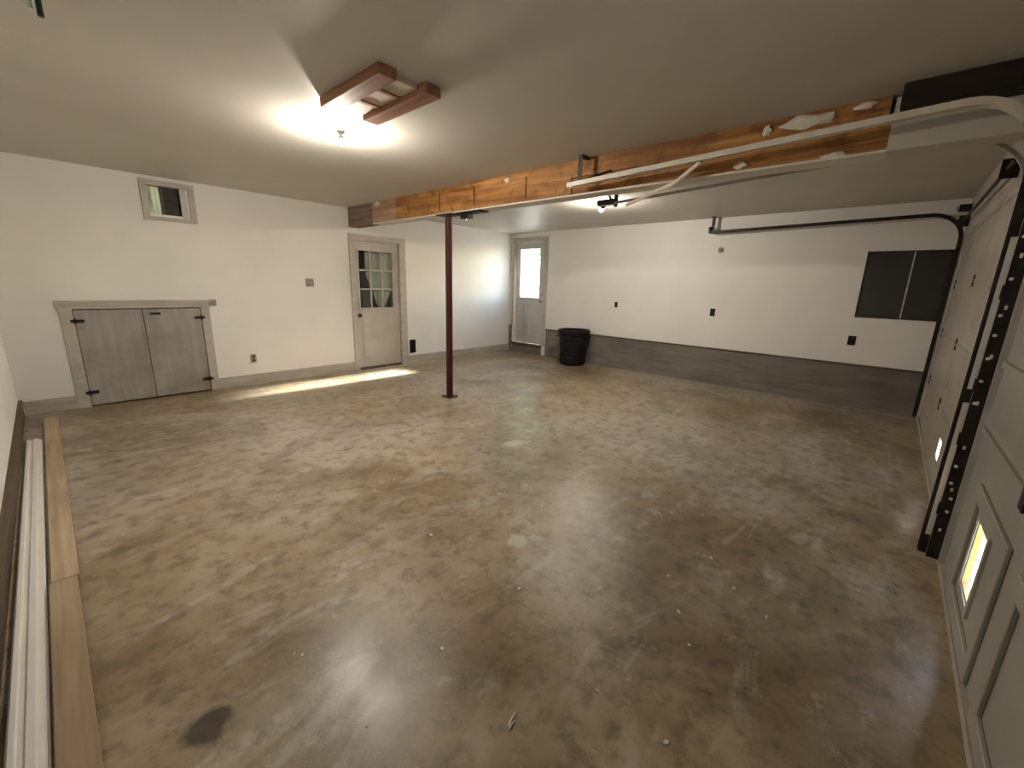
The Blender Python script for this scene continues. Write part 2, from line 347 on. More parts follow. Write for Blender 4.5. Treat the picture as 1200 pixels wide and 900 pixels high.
# ------------------------------------------------------------------ house door (door_1)
d = root('door_1', (3.905, Y1, 0), 'grey house door with nine-pane window beside the red post', 'door', kind=S)
bm = BM((3.405, 3.485, Y1-0.025, Y1, 0, 2.235), (4.325, 4.45, Y1-0.025, Y1, 0, 2.235)); 
bx = link_mesh('side_casing', BM((3.405, 3.485, Y1-0.025, Y1, 0, 2.15)), M['trim'], d)
link_mesh('side_casing', BM((4.325, 4.45, Y1-0.025, Y1, 0, 2.15)), M['trim'], d)
link_mesh('head_casing', BM((3.405, 4.45, Y1-0.025, Y1, 2.15, 2.235)), M['trim'], d)
link_mesh('jamb', BM((3.47, 3.488, Y1, Y1+0.14, 0, 2.13), (4.322, 4.34, Y1, Y1+0.14, 0, 2.13), (3.47, 4.34, Y1, Y1+0.14, 2.13, 2.15)), M['trim'], d)
link_mesh('threshold', BM((3.488, 4.322, Y1-0.01, Y1+0.14, 0, 0.022)), M['sill'], d)
WX0, WX1, WZ0, WZ1 = 3.575, 4.205, 1.055, 1.985
yl = Y1+0.03
leaf = link_mesh('leaf', panel(1, yl, yl+0.045, 3.49, 4.32, 0.03, 2.128, [(WX0, WX1, WZ0, WZ1)]), M['door'], d)
link_mesh('kick_panel', bevel(BM((3.60, 4.20, yl-0.008, yl, 0.20, 0.88)), 0.003), M['door'], leaf)
bm = BM((WX0-0.03, WX1+0.03, yl-0.010, yl, WZ1, WZ1+0.03), (WX0-0.03, WX1+0.03, yl-0.010, yl, WZ0-0.03, WZ0), (WX0-0.03, WX0, yl-0.010, yl, WZ0, WZ1), (WX1, WX1+0.03, yl-0.010, yl, WZ0, WZ1))
link_mesh('glazing_bead', bm, M['door'], leaf)
cw = (WX1-WX0)/3; ch = (WZ1-WZ0)/3
for i in (1, 2):
    link_mesh('muntin', BM((WX0+i*cw-0.012, WX0+i*cw+0.012, yl+0.004, yl+0.036, WZ0, WZ1)), M['door'], leaf)
    link_mesh('muntin', BM((WX0, WX1, yl+0.006, yl+0.034, WZ0+i*ch-0.012, WZ0+i*ch+0.012)), M['door'], leaf)
for i in range(3):
    for j in range(3):
        link_mesh('pane', BM((WX0+i*cw+0.012*(i > 0), WX0+(i+1)*cw-0.012*(i < 2), yl+0.018, yl+0.021, WZ0+j*ch+0.012*(j > 0), WZ0+(j+1)*ch-0.012*(j < 2))), M['glass'], leaf)
kb = bmesh.new(); lathe(kb, [(0.030, 0), (0.030, -0.008), (0.012, -0.012), (0.012, -0.035), (0.026, -0.042), (0.030, -0.058), (0.020, -0.072), (0.002, -0.075)], (3.535, yl, 0.93), 20, 'Y')
L(link_mesh('knob', kb, M['brass'], d, True), 'dark round door knob')
for z in (0.3, 1.0, 1.85): link_mesh('hinge', BM((4.312, 4.330, yl-0.014, yl-0.001, z, z+0.09)), M['galv'], d)
# small room behind that door with a swept-back curtain
bm = panel(1, Y1+1.3, Y1+1.4, 3.0, 4.9, -0.05, 2.5)
for b in ((2.95, 3.0, Y1+0.15, Y1+1.4, -0.05, 2.5), (4.9, 4.95, Y1+0.15, Y1+1.4, -0.05, 2.5), (2.95, 4.95, Y1+0.15, Y1+1.4, 2.5, 2.55), (2.95, 4.95, Y1+0.15, Y1+1.4, -0.1, -0.05)): box(bm, *b)
tag(link_mesh('wall_entry', bm, M['room']), 'dim entry room seen through the nine-pane door', 'wall', kind=S)
bm = bmesh.new(); rows = 14; cols = 40; grid = []
for j in range(rows+1):
    v = j/rows; z = 2.02-v*0.99
    left = 3.745 if z > 1.62 else 3.745+(1.62-z)/0.59*0.235
    right = 4.24 if z > 1.35 else 4.24-(1.35-z)/0.33*0.17
    grid.append([bm.verts.new((left+(right-left)*i/cols, yl+0.10+0.013*math.sin(i*1.25+0.3*v)+0.02*v, z)) for i in range(cols+1)])
for a, b in zip(grid, grid[1:]):
    for i in range(cols): bm.faces.new((a[i], a[i+1], b[i+1], b[i]))
ct = link_mesh('curtain', bm, M['curtain'], None, True)
sm = ct.modifiers.new('thick', 'SOLIDIFY'); sm.thickness = 0.003
tag(ct, 'pale swept-back curtain behind the nine-pane door glass', 'curtain')
bm = bmesh.new(); tube(bm, [(3.55, yl+0.10, 2.03), (4.28, yl+0.10, 2.03)], 0.008); tag(link_mesh('curtain_rod', bm, M['galv']), 'thin rod carrying the curtain behind door glass', 'curtain rod')

# ------------------------------------------------------------------ crawl-space hatch (door_3)
d = root('door_3', (0.76, Y1, 0), 'low weathered grey double hatch in the back wall', 'hatch', kind=S)
yc = Y1-0.028
link_mesh('side_casing', BM((0.085, 0.185, yc, Y1, 0, 1.11)), M['trim'], d)
link_mesh('side_casing', BM((1.34, 1.43, yc, Y1, 0, 1.11)), M['trim'], d)
link_mesh('head_casing', BM((0.07, 1.435, yc-0.004, Y1, 1.11, 1.175)), M['trim'], d)
link_mesh('head_ledge', BM((0.06, 1.445, yc-0.020, Y1, 1.175, 1.20)), M['trim'], d)
link_mesh('stop', BM((0.18, 1.345, Y1+0.06, Y1+0.09, 0, 1.115)), M['sill'], d)
for k, (a, b) in enumerate(((0.19, 0.763), (0.769, 1.336))):
    lf = link_mesh('hatch_leaf', bevel(BM((a, b, Y1-0.012, Y1+0.02, 0.018, 1.098)), 0.003, 1), M['hatch'], d)
    for z in (0.98, 0.17):
        hb = bmesh.new()
        if k == 0: box(hb, a-0.035, a+0.075, Y1-0.033, Y1-0.011, z-0.016, z+0.016)
        else: box(hb, b-0.075, b+0.035, Y1-0.033, Y1-0.011, z-0.016, z+0.016)
        hx = a if k == 0 else b
        lathe(hb, [(0.009, -0.03), (0.009, 0.03)], (hx, Y1-0.033, z), 10)
        L(link_mesh('strap_hinge', hb, M['steel'], lf), 'black strap hinge')
    if k == 1:
        hb = BM((0.83, 0.93, Y1-0.022, Y1-0.011, 1.028, 1.055)); lathe(hb, [(0.010, 0), (0.010, -0.025)], (0.88, Y1-0.02, 1.04), 10, 'Y')
        L(link_mesh('latch', hb, M['steel'], lf), 'small dark latch')
    link_mesh('meeting_batten', BM((0.742, 0.762, Y1-0.018, Y1-0.011, 0.03, 1.09)), M['hatch'], lf) if k == 0 else None
jb = root('junction_box', (1.475, Y1, 1.13), 'small grey electrical box at corner of the hatch', 'electrical box')
link_mesh('box_body', bevel(BM((1.438, 1.515, Y1-0.04, Y1, 1.13, 1.205)), 0.004), M['grey_plate'], jb)
link_mesh('cover', bevel(BM((1.442, 1.511, Y1-0.046, Y1-0.04, 1.134, 1.201)), 0.002), M['grey_plate'], jb)
jb2 = bmesh.new(); lathe(jb2, [(0.005, 0), (0.005, -0.003)], (1.476, Y1-0.046, 1.167), 8, 'Y'); link_mesh('screw', jb2, M['steel'], jb)

# ------------------------------------------------------------------ little high window (window_1)
w = root('window_1', (1.19, Y1, 2.13), 'small framed high window above the grey hatch', 'window', kind=S)
link_mesh('side_frame', BM((0.925, 0.985, Y1-0.03, Y1, 2.13, 2.57)), M['trim'], w)
link_mesh('side_frame', BM((1.375, 1.435, Y1-0.03, Y1, 2.13, 2.57)), M['trim'], w)
link_mesh('head_frame', BM((0.985, 1.375, Y1-0.03, Y1, 2.515, 2.57)), M['trim'], w)
link_mesh('sill_frame', BM((0.985, 1.375, Y1-0.03, Y1, 2.13, 2.17)), M['trim'], w)
link_mesh('filler_board', BM((1.295, 1.355, Y1+0.004, Y1+0.02, 2.17, 2.515)), M['plate'], w)
link_mesh('inner_ledge', BM((0.985, 1.295, Y1+0.0, Y1+0.10, 2.17, 2.20)), M['white_board'], w)
L(link_mesh('pane', BM((0.985, 1.115, Y1+0.085, Y1+0.09, 2.20, 2.515)), M['frost'], w), 'bright yellowish frosted pane')
link_mesh('mullion', BM((1.115, 1.14, Y1+0.05, Y1+0.10, 2.20, 2.515)), M['sill'], w)
vb = link_mesh('vent_panel', BM((1.14, 1.355, Y1+0.085, Y1+0.10, 2.17, 2.515)), M['steel'], w); L(vb, 'dark vent panel')
for k in range(5):
    link_mesh('louvre', BM((1.142, 1.293, Y1+0.060, Y1+0.088, 2.285+0.042*k, 2.297+0.042*k)), M['steel'], vb)
link_mesh('reveal', BM((0.975, 0.985, Y1, Y1+0.14, 2.165, 2.52), (0.985, 1.355, Y1, Y1+0.14, 2.515, 2.52)), M['trim'], w)

# ------------------------------------------------------------------ small fittings of the back wall
def wall_plate(name, label, cat, x, z, w_, h_, mat, slots, group=None):
    o = root(name, (x, Y1, z-h_/2), label, cat, group)
    link_mesh('plate', bevel(BM((x-w_/2, x+w_/2, Y1-0.008, Y1, z-h_/2, z+h_/2)), 0.0025), mat, o)
    for nm, sx, sz, sw, sh in slots:
        link_mesh(nm, BM((x+sx-sw/2, x+sx+sw/2, Y1-0.014, Y1-0.007, z+sz-sh/2, z+sz+sh/2)), M['steel'] if nm == 'socket' else M['plate'], o)
wall_plate('light_switch', 'beige light switch plate left of the glazed house door', 'switch', 2.753, 1.45, 0.12, 0.115, M['grey_plate'], [('toggle', -0.023, 0, 0.012, 0.03), ('toggle', 0.023, 0, 0.012, 0.03)])
wall_plate('wall_outlet', 'grey outlet low on the wall right of the hatch', 'outlet', 1.88, 0.378, 0.075, 0.118, M['grey_plate'], [('socket', 0, 0.024, 0.028, 0.03), ('socket', 0, -0.024, 0.028, 0.03)])
o = root('wall_vent', (4.565, Y1, 0.2), 'black louvred vent low on the wall beside the house door', 'vent')
link_mesh('vent_frame', panel(1, Y1-0.018, Y1, 4.505, 4.625, 0.20, 0.445, [(4.522, 4.608, 0.217, 0.428)]), M['black'], o)
link_mesh('back_plate', BM((4.522, 4.608, Y1-0.004, Y1, 0.217, 0.428)), M['black'], o)
for k in range(7): link_mesh('louvre', BM((4.522, 4.608, Y1-0.014, Y1-0.004, 0.225+0.030*k, 0.237+0.030*k)), M['black'], o)

# ------------------------------------------------------------------ back door in the right wall (door_2)
d = root('door_2', (X1, 6.11, 0), 'pale grey raised back door with bright window in the corner', 'door', kind=S)
xf = X1
link_mesh('side_casing', BM((xf-0.022, xf, 5.60, 5.70, 0.20, 2.44)), M['trim'], d)
link_mesh('side_casing', BM((xf-0.022, xf, 6.52, 6.60, 0.60, 2.44)), M['trim'], d)
link_mesh('head_casing', BM((xf-0.022, xf, 5.60, 6.60, 2.44, 2.52)), M['trim'], d)
link_mesh('jamb', BM((xf, xf+0.14, 5.68, 5.70, 0.22, 2.42), (xf, xf+0.14, 6.52, 6.54, 0.22, 2.42), (xf, xf+0.14, 5.68, 6.54, 2.42, 2.44)), M['trim'], d)
link_mesh('step', BM((xf-0.03, xf+0.15, 5.68, 6.54, 0, 0.15)), M['foundation'], d)
link_mesh('threshold', BM((xf-0.05, xf+0.15, 5.68, 6.54, 0.15, 0.215)), M['sill'], d)
xl = xf+0.03
WY0, WY1, WA, WB = 5.835, 6.385, 1.245, 2.28
leaf = link_mesh('leaf', panel(0, xl, xl+0.045, 5.705, 6.515, 0.222, 2.415, [(WY0, WY1, WA, WB)]), M['door2'], d)
for k in range(4):
    ya = 5.83+0.1425*k
    link_mesh('board', bevel(BM((xl-0.010, xl, ya, ya+0.134, 0.38, 1.10)), 0.004, 1), M['door2'], leaf)
link_mesh('glazing_bead', panel(0, xl-0.010, xl, WY0-0.03, WY1+0.03, WA-0.03, WB+0.03, [(WY0, WY1, WA, WB)]), M['door2'], leaf)
link_mesh('pane', BM((xl+0.020, xl+0.024, WY0, WY1, WA, WB)), M['glass'], leaf)
for z, rr in ((1.17, 0.030), (1.31, 0.022)):
    kb = bmesh.new(); lathe(kb, [(rr, 0), (rr, -0.008), (0.012, -0.012), (0.012, -0.03), (rr*0.9, -0.04), (rr*0.95, -0.058), (0.003, -0.068)] if z < 1.2 else [(rr, 0), (rr, -0.014), (0.012, -0.018)], (xl, 5.765, z), 20, 'X')
    link_mesh('knob' if z < 1.2 else 'deadbolt', kb, M['satin'], d, True)

# ------------------------------------------------------------------ dark window (window_2) and fittings of the right wall
w = root('window_2', (X1, -0.02, 1.21), 'blacked-out two-pane window near the garage door', 'window', kind=S)
link_mesh('frame', panel(0, X1-0.010, X1+0.03, -0.43, 0.385, 1.215, 2.055, [(-0.418, 0.373, 1.227, 2.043)]), M['steel'], w)
L(link_mesh('pane', BM((X1+0.006, X1+0.012, -0.418, -0.075, 1.227, 2.043)), M['dark_pane'], w), 'black pane')
L(link_mesh('pane', BM((X1+0.006, X1+0.012, -0.060, 0.373, 1.227, 2.043)), M['dark_pane'], w), 'black pane')
L(link_mesh('divider', BM((X1-0.012, X1+0.03, -0.075, -0.060, 1.227, 2.043)), M['galv'], w), 'thin grey metal divider')
def side_outlet(name, label, y, z, w_, h_):
    o = root(name, (X1, y, z-h_/2), label, 'outlet', 'outlets on the long wall')
    link_mesh('plate', bevel(BM((X1-0.007, X1, y-w_/2, y+w_/2, z-h_/2, z+h_/2)), 0.0025), M['black'], o)
    for s in (-1, 1): link_mesh('socket', BM((X1-0.012, X1-0.006, y-0.012, y+0.012, z+s*h_*0.22-0.012, z+s*h_*0.22+0.012)), M['steel'], o)
side_outlet('wall_outlet', 'small dark outlet on the long wall nearest the trash can', 3.929, 1.197, 0.06, 0.10)
side_outlet('wall_outlet', 'dark outlet midway along the long wall below the round cover', 2.187, 1.163, 0.075, 0.12)
side_outlet('wall_outlet', 'dark outlet below the blacked-out window', 0.359, 0.901, 0.085, 0.125)
kb = bmesh.new(); lathe(kb, [(0.042, 0), (0.042, -0.010), (0.030, -0.018), (0.008, -0.020)], (X1, 2.188, 2.132), 20, 'X')
o = root('cover_plate', (X1, 2.188, 2.09), 'small round cover on the long wall under the track end', 'cover plate')
link_mesh('cover', kb, M['grey_plate'], o, True)
kb = bmesh.new(); lathe(kb, [(0.006, -0.019), (0.006, -0.023)], (X1, 2.188, 2.132), 8, 'X'); link_mesh('screw', kb, M['steel'], o)

# ------------------------------------------------------------------ ceiling beam
XB0, XB1, ZB = 3.44, 3.60, 2.335
b = root('ceiling_beam', (3.52, 3.1, ZB), 'exposed orange timber ceiling beam carried by the red post', 'beam')
link_mesh('timber', BM((XB0, XB1, 2.42, 5.32, ZB, H)), M['timber'], b)
L(link_mesh('timber_end', BM((XB0-0.012, XB1, 5.95, Y1, ZB-0.01, H)), M['timber_grey'], b), 'weathered grey end piece')
L(link_mesh('timber_smear', BM((XB0, XB1, 5.32, 5.95, ZB, H)), M['timber_pink'], b), 'plaster-smeared stretch of timber')
L(link_mesh('upper_board', BM((XB0-0.015, XB1, 1.12, 2.42, 2.475, H)), M['timber'], b), 'orange upper board')
L(link_mesh('upper_board', BM((XB0-0.013, XB1, 0.22, 1.12, 2.475, H)), M['timber'], b), 'orange upper board')
L(link_mesh('lower_board', BM((XB0+0.012, XB1, 0.20, 2.42, ZB, 2.475)), M['timber'], b), 'recessed lower board')
L(link_mesh('cladding', BM((XB0-0.004, XB1+0.012, Y0, 0.20, ZB-0.012, 2.60)), M['ceiling'], b), 'painted plasterboard casing at the front end')
L(link_mesh('soffit_strip', BM((XB0+0.004, XB1+0.02, 0.20, 5.95, ZB-0.014, ZB)), M['drywall'], b), 'cream plasterboard strip under the timber')
L(link_mesh('back_cladding', BM((XB1, XB1+0.012, 0.20, Y1, ZB, H)), M['drywall'], b), 'plasterboard on the back')
def chunk(c, s, seed):
    rnd = random.Random(seed); bm = bmesh.new(); bmesh.ops.create_icosphere(bm, subdivisions=2, radius=1)
    for v in bm.verts: v.co = Vector((v.co.x*s[0], v.co.y*s[1]*rnd.uniform(0.6, 1.3), v.co.z*s[2]*rnd.uniform(0.5, 1.4)))+Vector(c)
    return bm
for c, s, sd_ in (((XB0-0.012, 5.78, 2.575), (0.022, 0.07, 0.03), 1), ((XB0-0.006, 3.22, 2.565), (0.022, 0.035, 0.022), 2), ((XB0-0.018, 0.62, 2.560), (0.018, 0.14, 0.040), 3),
                  ((XB0-0.016, 0.84, 2.55), (0.015, 0.03, 0.03), 4), ((XB0+0.006, 0.98, 2.37), (0.015, 0.05, 0.022), 5), ((XB0-0.016, 0.33, 2.585), (0.015, 0.06, 0.016), 6), ((XB0+0.006, 0.45, 2.345), (0.014, 0.08, 0.014), 8)):
    L(link_mesh('plaster_remnant', chunk(c, s, sd_), M['plaster'], b, True), 'torn plaster remnant')
for y in (2.97, 3.74, 4.36):    # nailed butt joints on the face
    link_mesh('joint_batten', BM((XB0-0.003, XB0, y-0.009, y+0.009, ZB+0.03, H-0.05)), M['timber_dark'], b)
hb = tag(link_mesh('header_block', bevel(BM((3.275, 3.434, Y0, 0.172, 2.495, H)), 0.004, 1), M['block']), 'blackened wooden block on ceiling beside the beam', 'wooden block')

# ------------------------------------------------------------------ steel post
p = root('support_post', (3.505, 4.27, 0), 'dark red round steel post holding up the beam', 'post')
bm = bmesh.new(); lathe(bm, [(0.043, 0.012), (0.043, 2.295)], (3.505, 4.27, 0), 28); link_mesh('column', bm, M['post'], p, True)
link_mesh('base_plate', bevel(BM((3.425, 3.585, 4.19, 4.35, 0, 0.012)), 0.003, 1), M['post'], p)
for sx in (-1, 1):
    for sy in (-1, 1):
        bm = bmesh.new(); lathe(bm, [(0.011, 0.012), (0.011, 0.024), (0.004, 0.026)], (3.505+sx*0.062, 4.27+sy*0.062, 0), 6); link_mesh('anchor_bolt', bm, M['steel'], p)
bm = bmesh.new(); lathe(bm, [(0.020, 2.295), (0.020, 2.31)], (3.505, 4.27, 0), 16); link_mesh('jack_screw', bm, M['steel'], p)
link_mesh('top_plate', bevel(BM((3.42, 3.60, 4.12, 4.42, 2.31, ZB-0.013)), 0.002, 1), M['post'], p)
p = root('beam_bracket', (3.53, 3.94, 2.25), 'black steel bracket under beam next to the red post', 'bracket')
link_mesh('bracket_plate', BM((3.45, 3.60, 3.66, 4.06, 2.306, ZB-0.014)), M['steel'], p)
link_mesh('clamp', bevel(BM((3.47, 3.56, 3.88, 4.02, 2.25, 2.306)), 0.006, 1), M['steel'], p)
bm = bmesh.new(); lathe(bm, [(0.010, 2.235), (0.010, 2.255)], (3.515, 3.95, 0), 6); link_mesh('bolt', bm, M['galv'], p)

# ------------------------------------------------------------------ ceiling patch of battens
p = root('ceiling_patch', (1.56, 2.55, 2.56), 'patch of two brown battens and lath screwed to ceiling', 'ceiling patch')
link_mesh('batten', bevel(BM((1.352, 1.465, 2.212, 2.90, 2.558, H)), 0.003, 1), M['patch_rail'], p)
link_mesh('batten', bevel(BM((1.640, 1.755, 2.20, 2.90, 2.558, H)), 0.003, 1), M['patch_rail'], p)
for ya, yb in ((2.27, 2.445), (2.455, 2.675), (2.685, 2.895)):
    link_mesh('lath_board', bevel(BM((1.466, 1.639, ya, yb, 2.588, H)), 0.004, 1), M['lath'], p)
for y in (2.45, 2.68): link_mesh('cross_slat', BM((1.466, 1.639, y-0.014, y+0.014, 2.580, 2.589)), M['patch_rail'], p)

# ------------------------------------------------------------------ bare bulbs
def bulb(x, y, label, mat):
    o = root('ceiling_light', (x, y, H), label, 'light')
    bm = bmesh.new(); lathe(bm, [(0.055, H), (0.055, H-0.008), (0.040, H-0.018), (0.026, H-0.026), (0.024, H-0.038), (0.016, H-0.040)], (x, y, 0), 24); link_mesh('lampholder', bm, M['porcelain'], o, True)
    bm = bmesh.new(); lathe(bm, [(0.013, H-0.036), (0.014, H-0.046), (0.022, H-0.058), (0.0295, H-0.074), (0.030, H-0.080), (0.028, H-0.082)], (x, y, 0), 20)
    L(link_mesh('bulb_housing', bm, M['porcelain'], o, True), 'white bulb housing')
    bm = bmesh.new(); lathe(bm, [(0.0285, H-0.080), (0.0295, H-0.086), (0.0275, H-0.098), (0.022, H-0.108), (0.013, H-0.115), (0.003, H-0.118)], (x, y, 0), 20)
    L(link_mesh('bulb', bm, mat, o, True), 'lit bulb dome')
bulb(1.70, 3.336, 'lit bare bulb on porcelain holder beside the batten patch', M['bulb1'])
bulb(5.22, 3.155, 'lit bare bulb on porcelain holder beyond the beam', M['bulb2'])

# ------------------------------------------------------------------ garage door tracks
CHS = [(-0.012, -0.010), (0.012, -0.010), (0.012, 0.010), (-0.012, 0.010)]
CH = [(-0.026, -0.018), (0.026, -0.018), (0.026, 0.018), (0.020, 0.018), (0.020, -0.012), (-0.020, -0.012), (-0.020, 0.018), (-0.026, 0.018)]
def track_path(yend, z_end, z_curve, yv=-0.414, rad=0.28, zbot=0.04):
    pts = [(yend, z_end), (yend*0.5+(yv+rad)*0.5, (z_end+z_curve)/2), (yv+rad+0.02, z_curve)]
    for k in range(0, 11):
        a = math.pi/2*k/10
        pts.append((yv+rad-rad*math.sin(a), z_curve-rad+rad*math.cos(a)))
    pts.append((yv, zbot)); return pts
# track of the near door (cream horizontal run in front of the beam)
t = root('door_track', (3.31, -0.41, 0), 'cream painted overhead door track running below the beam', 'door track', 'overhead garage door tracks')
near_track = t; pth = track_path(2.335, 2.372, 2.455, yv=-0.367)
bm = bmesh.new(); sweep_yz(bm, pth[:2], 3.275, CH); L(link_mesh('horizontal_rail', bm, M['white_steel'], t), 'cream painted rail')
bm = bmesh.new(); sweep_yz(bm, pth[1:10], 3.275, CH); L(link_mesh('curved_rail', bm, M['white_steel'], t), 'cream painted curved rail')
bm = bmesh.new(); sweep_yz(bm, pth[9:], 3.275, CH); up = L(link_mesh('upright_rail', bm, M['steel'], t), 'black upright rail')
for za, zb in ((0.16, 0.955), (1.03, 1.80)): L(link_mesh('edge_strip', BM((3.2455, 3.2492, -0.386, -0.361, za, zb)), M['bolt'], up), 'bright metal edge')  # bright metal strip along one edge of the black rail
holes = [(3.262, 3.276, z, z+0.03) for z in [0.12+0.23*k for k in range(9)]]
ang = L(link_mesh('perforated_angle', panel(1, Y0, Y0+0.006, 3.232, 3.300, 0.03, 2.15, holes), M['steel'], t), 'black perforated angle iron')
for z in (0.33, 0.41, 0.50, 0.60, 0.96, 1.08, 1.20, 1.32, 1.42, 1.60, 1.80):
    bm = bmesh.new(); lathe(bm, [(0.0085, 0), (0.008, -0.008), (0.003, -0.010)], (3.232, Y0+(0.020 if int(z*100) % 2 else 0.036), z), 10, 'X'); L(link_mesh('bolt', bm, M['bolt'], ang), 'bright bolt head')
L(link_mesh('dark_backing', BM((3.301, 3.40, Y0, Y0+0.010, 0.0, 2.2)), M['jamb'], t), 'grey strip behind the rail')
link_mesh('angle_flange', panel(0, 3.232, 3.238, Y0+0.006, Y0+0.052, 0.03, 2.15, [(Y0+0.020, Y0+0.032, z, z+0.022) for z in [0.20+0.25*k for k in range(8)]]), M['steel'], t)
for z in (0.30, 0.72, 1.02, 1.50, 1.95):
    link_mesh('track_bracket', BM((3.238, 3.262, Y0+0.006, Y0+0.058, z, z+0.07)), M['steel'], t)
hg = BM((3.301, 3.307, 2.22, 2.26, 2.36, H), (3.307, 3.425, 2.22, 2.26, 2.595, H)); link_mesh('hanger', hg, M['steel'], t)
bm = bmesh.new(); tube(bm, [(3.305, 2.24, 2.40), (3.43, 2.00, 2.48)], 0.010, 6); link_mesh('hanger_brace', bm, M['steel'], t)
# track of the far door, beam side
t = root('door_track', (3.80, -0.41, 0), 'grey overhead door track just behind the beam', 'door track', 'overhead garage door tracks')
bm = bmesh.new(); sweep_yz(bm, track_path(2.30, 2.285, 2.40), 3.80, CHS); link_mesh('rail', bm, M['grey_plate'], t)
link_mesh('hanger', BM((3.826, 3.832, 2.14, 2.18, 2.26, H), (3.832, 3.90, 2.14, 2.18, 2.606, H)), M['steel'], t)
bm = BM((3.775, 3.86, 2.16, 2.34, 2.282, 2.330)); link_mesh('end_stop', bevel(bm, 0.006, 1), M['steel'], t)
bm = bmesh.new(); tube(bm, [(3.83, 2.32, 2.31), (3.95, 2.38, 2.28), (3.98, 2.30, 2.36), (4.05, 2.42, 2.50), (4.12, 2.5, 2.60)], 0.012, 8); L(link_mesh('loose_cable', bm, M['steel'], t), 'loose black cable')
br = bmesh.new(); tube(br, [(3.28, 1.20, 2.395), (3.43, 1.43, 2.310), (3.785, 2.02, 2.258)], 0.016, 8)
L(link_mesh('tie_rod', br, M['white_steel'], near_track), 'pale diagonal tie rod')
# track of the far door, wall side
t = root('door_track', (7.13, -0.41, 0), 'black overhead door track curving down beside the blacked-out window', 'door track', 'overhead garage door tracks')
bm = bmesh.new(); sweep_yz(bm, track_path(2.335, 2.385, 2.435), 7.13, CH); link_mesh('rail', bm, M['steel'], t)
link_mesh('hanger', BM((7.156, 7.164, 2.29, 2.335, 2.37, H), (7.10, 7.164, 2.29, 2.335, H-0.008, H)), M['steel'], t)
link_mesh('stop_clip', bevel(BM((7.115, 7.175, 2.33, 2.365, 2.375, 2.47)), 0.004, 1), M['steel'], t)
for z in (0.35, 1.1, 1.85): link_mesh('track_bracket', BM((7.105, 7.155, Y0, Y0+0.012, z, z+0.06)), M['steel'], t)
# torsion shaft over the far door
t = root('torsion_shaft', (5.6, Y0, 2.42), 'black torsion shaft with drum above the far garage door', 'torsion shaft')
bm = bmesh.new(); tube(bm, [(4.10, Y0+0.05, 2.33), (7.0, Y0+0.05, 2.33)], 0.013, 10); link_mesh('shaft', bm, M['steel'], t)
for x in (4.35, 6.95): link_mesh('bearing_plate', BM((x-0.006, x+0.006, Y0, Y0+0.085, 2.27, 2.39)), M['steel'], t)
bm = bmesh.new(); lathe(bm, [(0.05, -0.03), (0.04, -0.022), (0.04, 0.022), (0.05, 0.03)], (7.02, Y0+0.05, 2.33), 20, 'X'); link_mesh('cable_drum', bm, M['steel'], t)
o = root('wall_bracket', (7.13, Y0, 2.44), 'black steel bracket above the curve of the wall-side track', 'bracket')
link_mesh('bracket_body', bevel(BM((7.07, 7.19, Y0, Y0+0.10, 2.455, 2.525)), 0.005, 1), M['steel'], o)
bm = bmesh.new(); lathe(bm, [(0.018, 0), (0.018, 0.02)], (7.13, Y0+0.10, 2.49), 8, 'Y'); link_mesh('bolt', bm, M['galv'], o)

# ------------------------------------------------------------------ garage doors
tag(link_mesh('trim_1', BM((3.402, 3.715, Y0, Y0+0.012, 0, 2.2)), M['jamb']), 'grey post between the two garage doors', 'trim', kind=S)
yi = Y0-0.024
gd = root('door_4', (5.4, yi, 0), 'stained grey far garage door with a ragged light hole', 'garage door', kind=S)
zs = [0.004, 0.55, 1.10, 1.65, 2.196]
for k in range(4):
    hl = [(4.60, 4.78, 0.225, 0.385)] if k == 0 else []
    sec = link_mesh('door_section', panel(1, yi-0.015, yi, 3.724, 7.096, zs[k]+(0.004 if k else 0), zs[k+1]-0.002, hl), M['garage'], gd)
    link_mesh('top_lip', BM((3.724, 7.096, yi, yi+0.006, zs[k+1]-0.020, zs[k+1]+(0.012 if k < 3 else 0))), M['garage'], sec)
    for x in (3.80, 5.4, 7.0):
        if k < 3: link_mesh('hinge', BM((x-0.03, x+0.03, yi, yi+0.008, zs[k+1]-0.05, zs[k+1]+0.05)), M['steel'], sec)
link_mesh('bottom_seal', BM((3.724, 7.096, yi+0.001, yi+0.012, 0.002, 0.05)), M['jamb'], gd)
gd = root('door_5', (1.47, yi, 0), 'grey panelled near garage door with a small hole letting in daylight', 'garage door', kind=S)
zs = [0.004, 0.845, 1.175, 1.70, 2.196]
HX = (2.475, 2.705, 0.20, 0.525)
WR = [(0.43, 0.85, 1.79, 2.06), (0.87, 1.29, 1.79, 2.06)]  # glazed openings added out of view to let skylight into the room
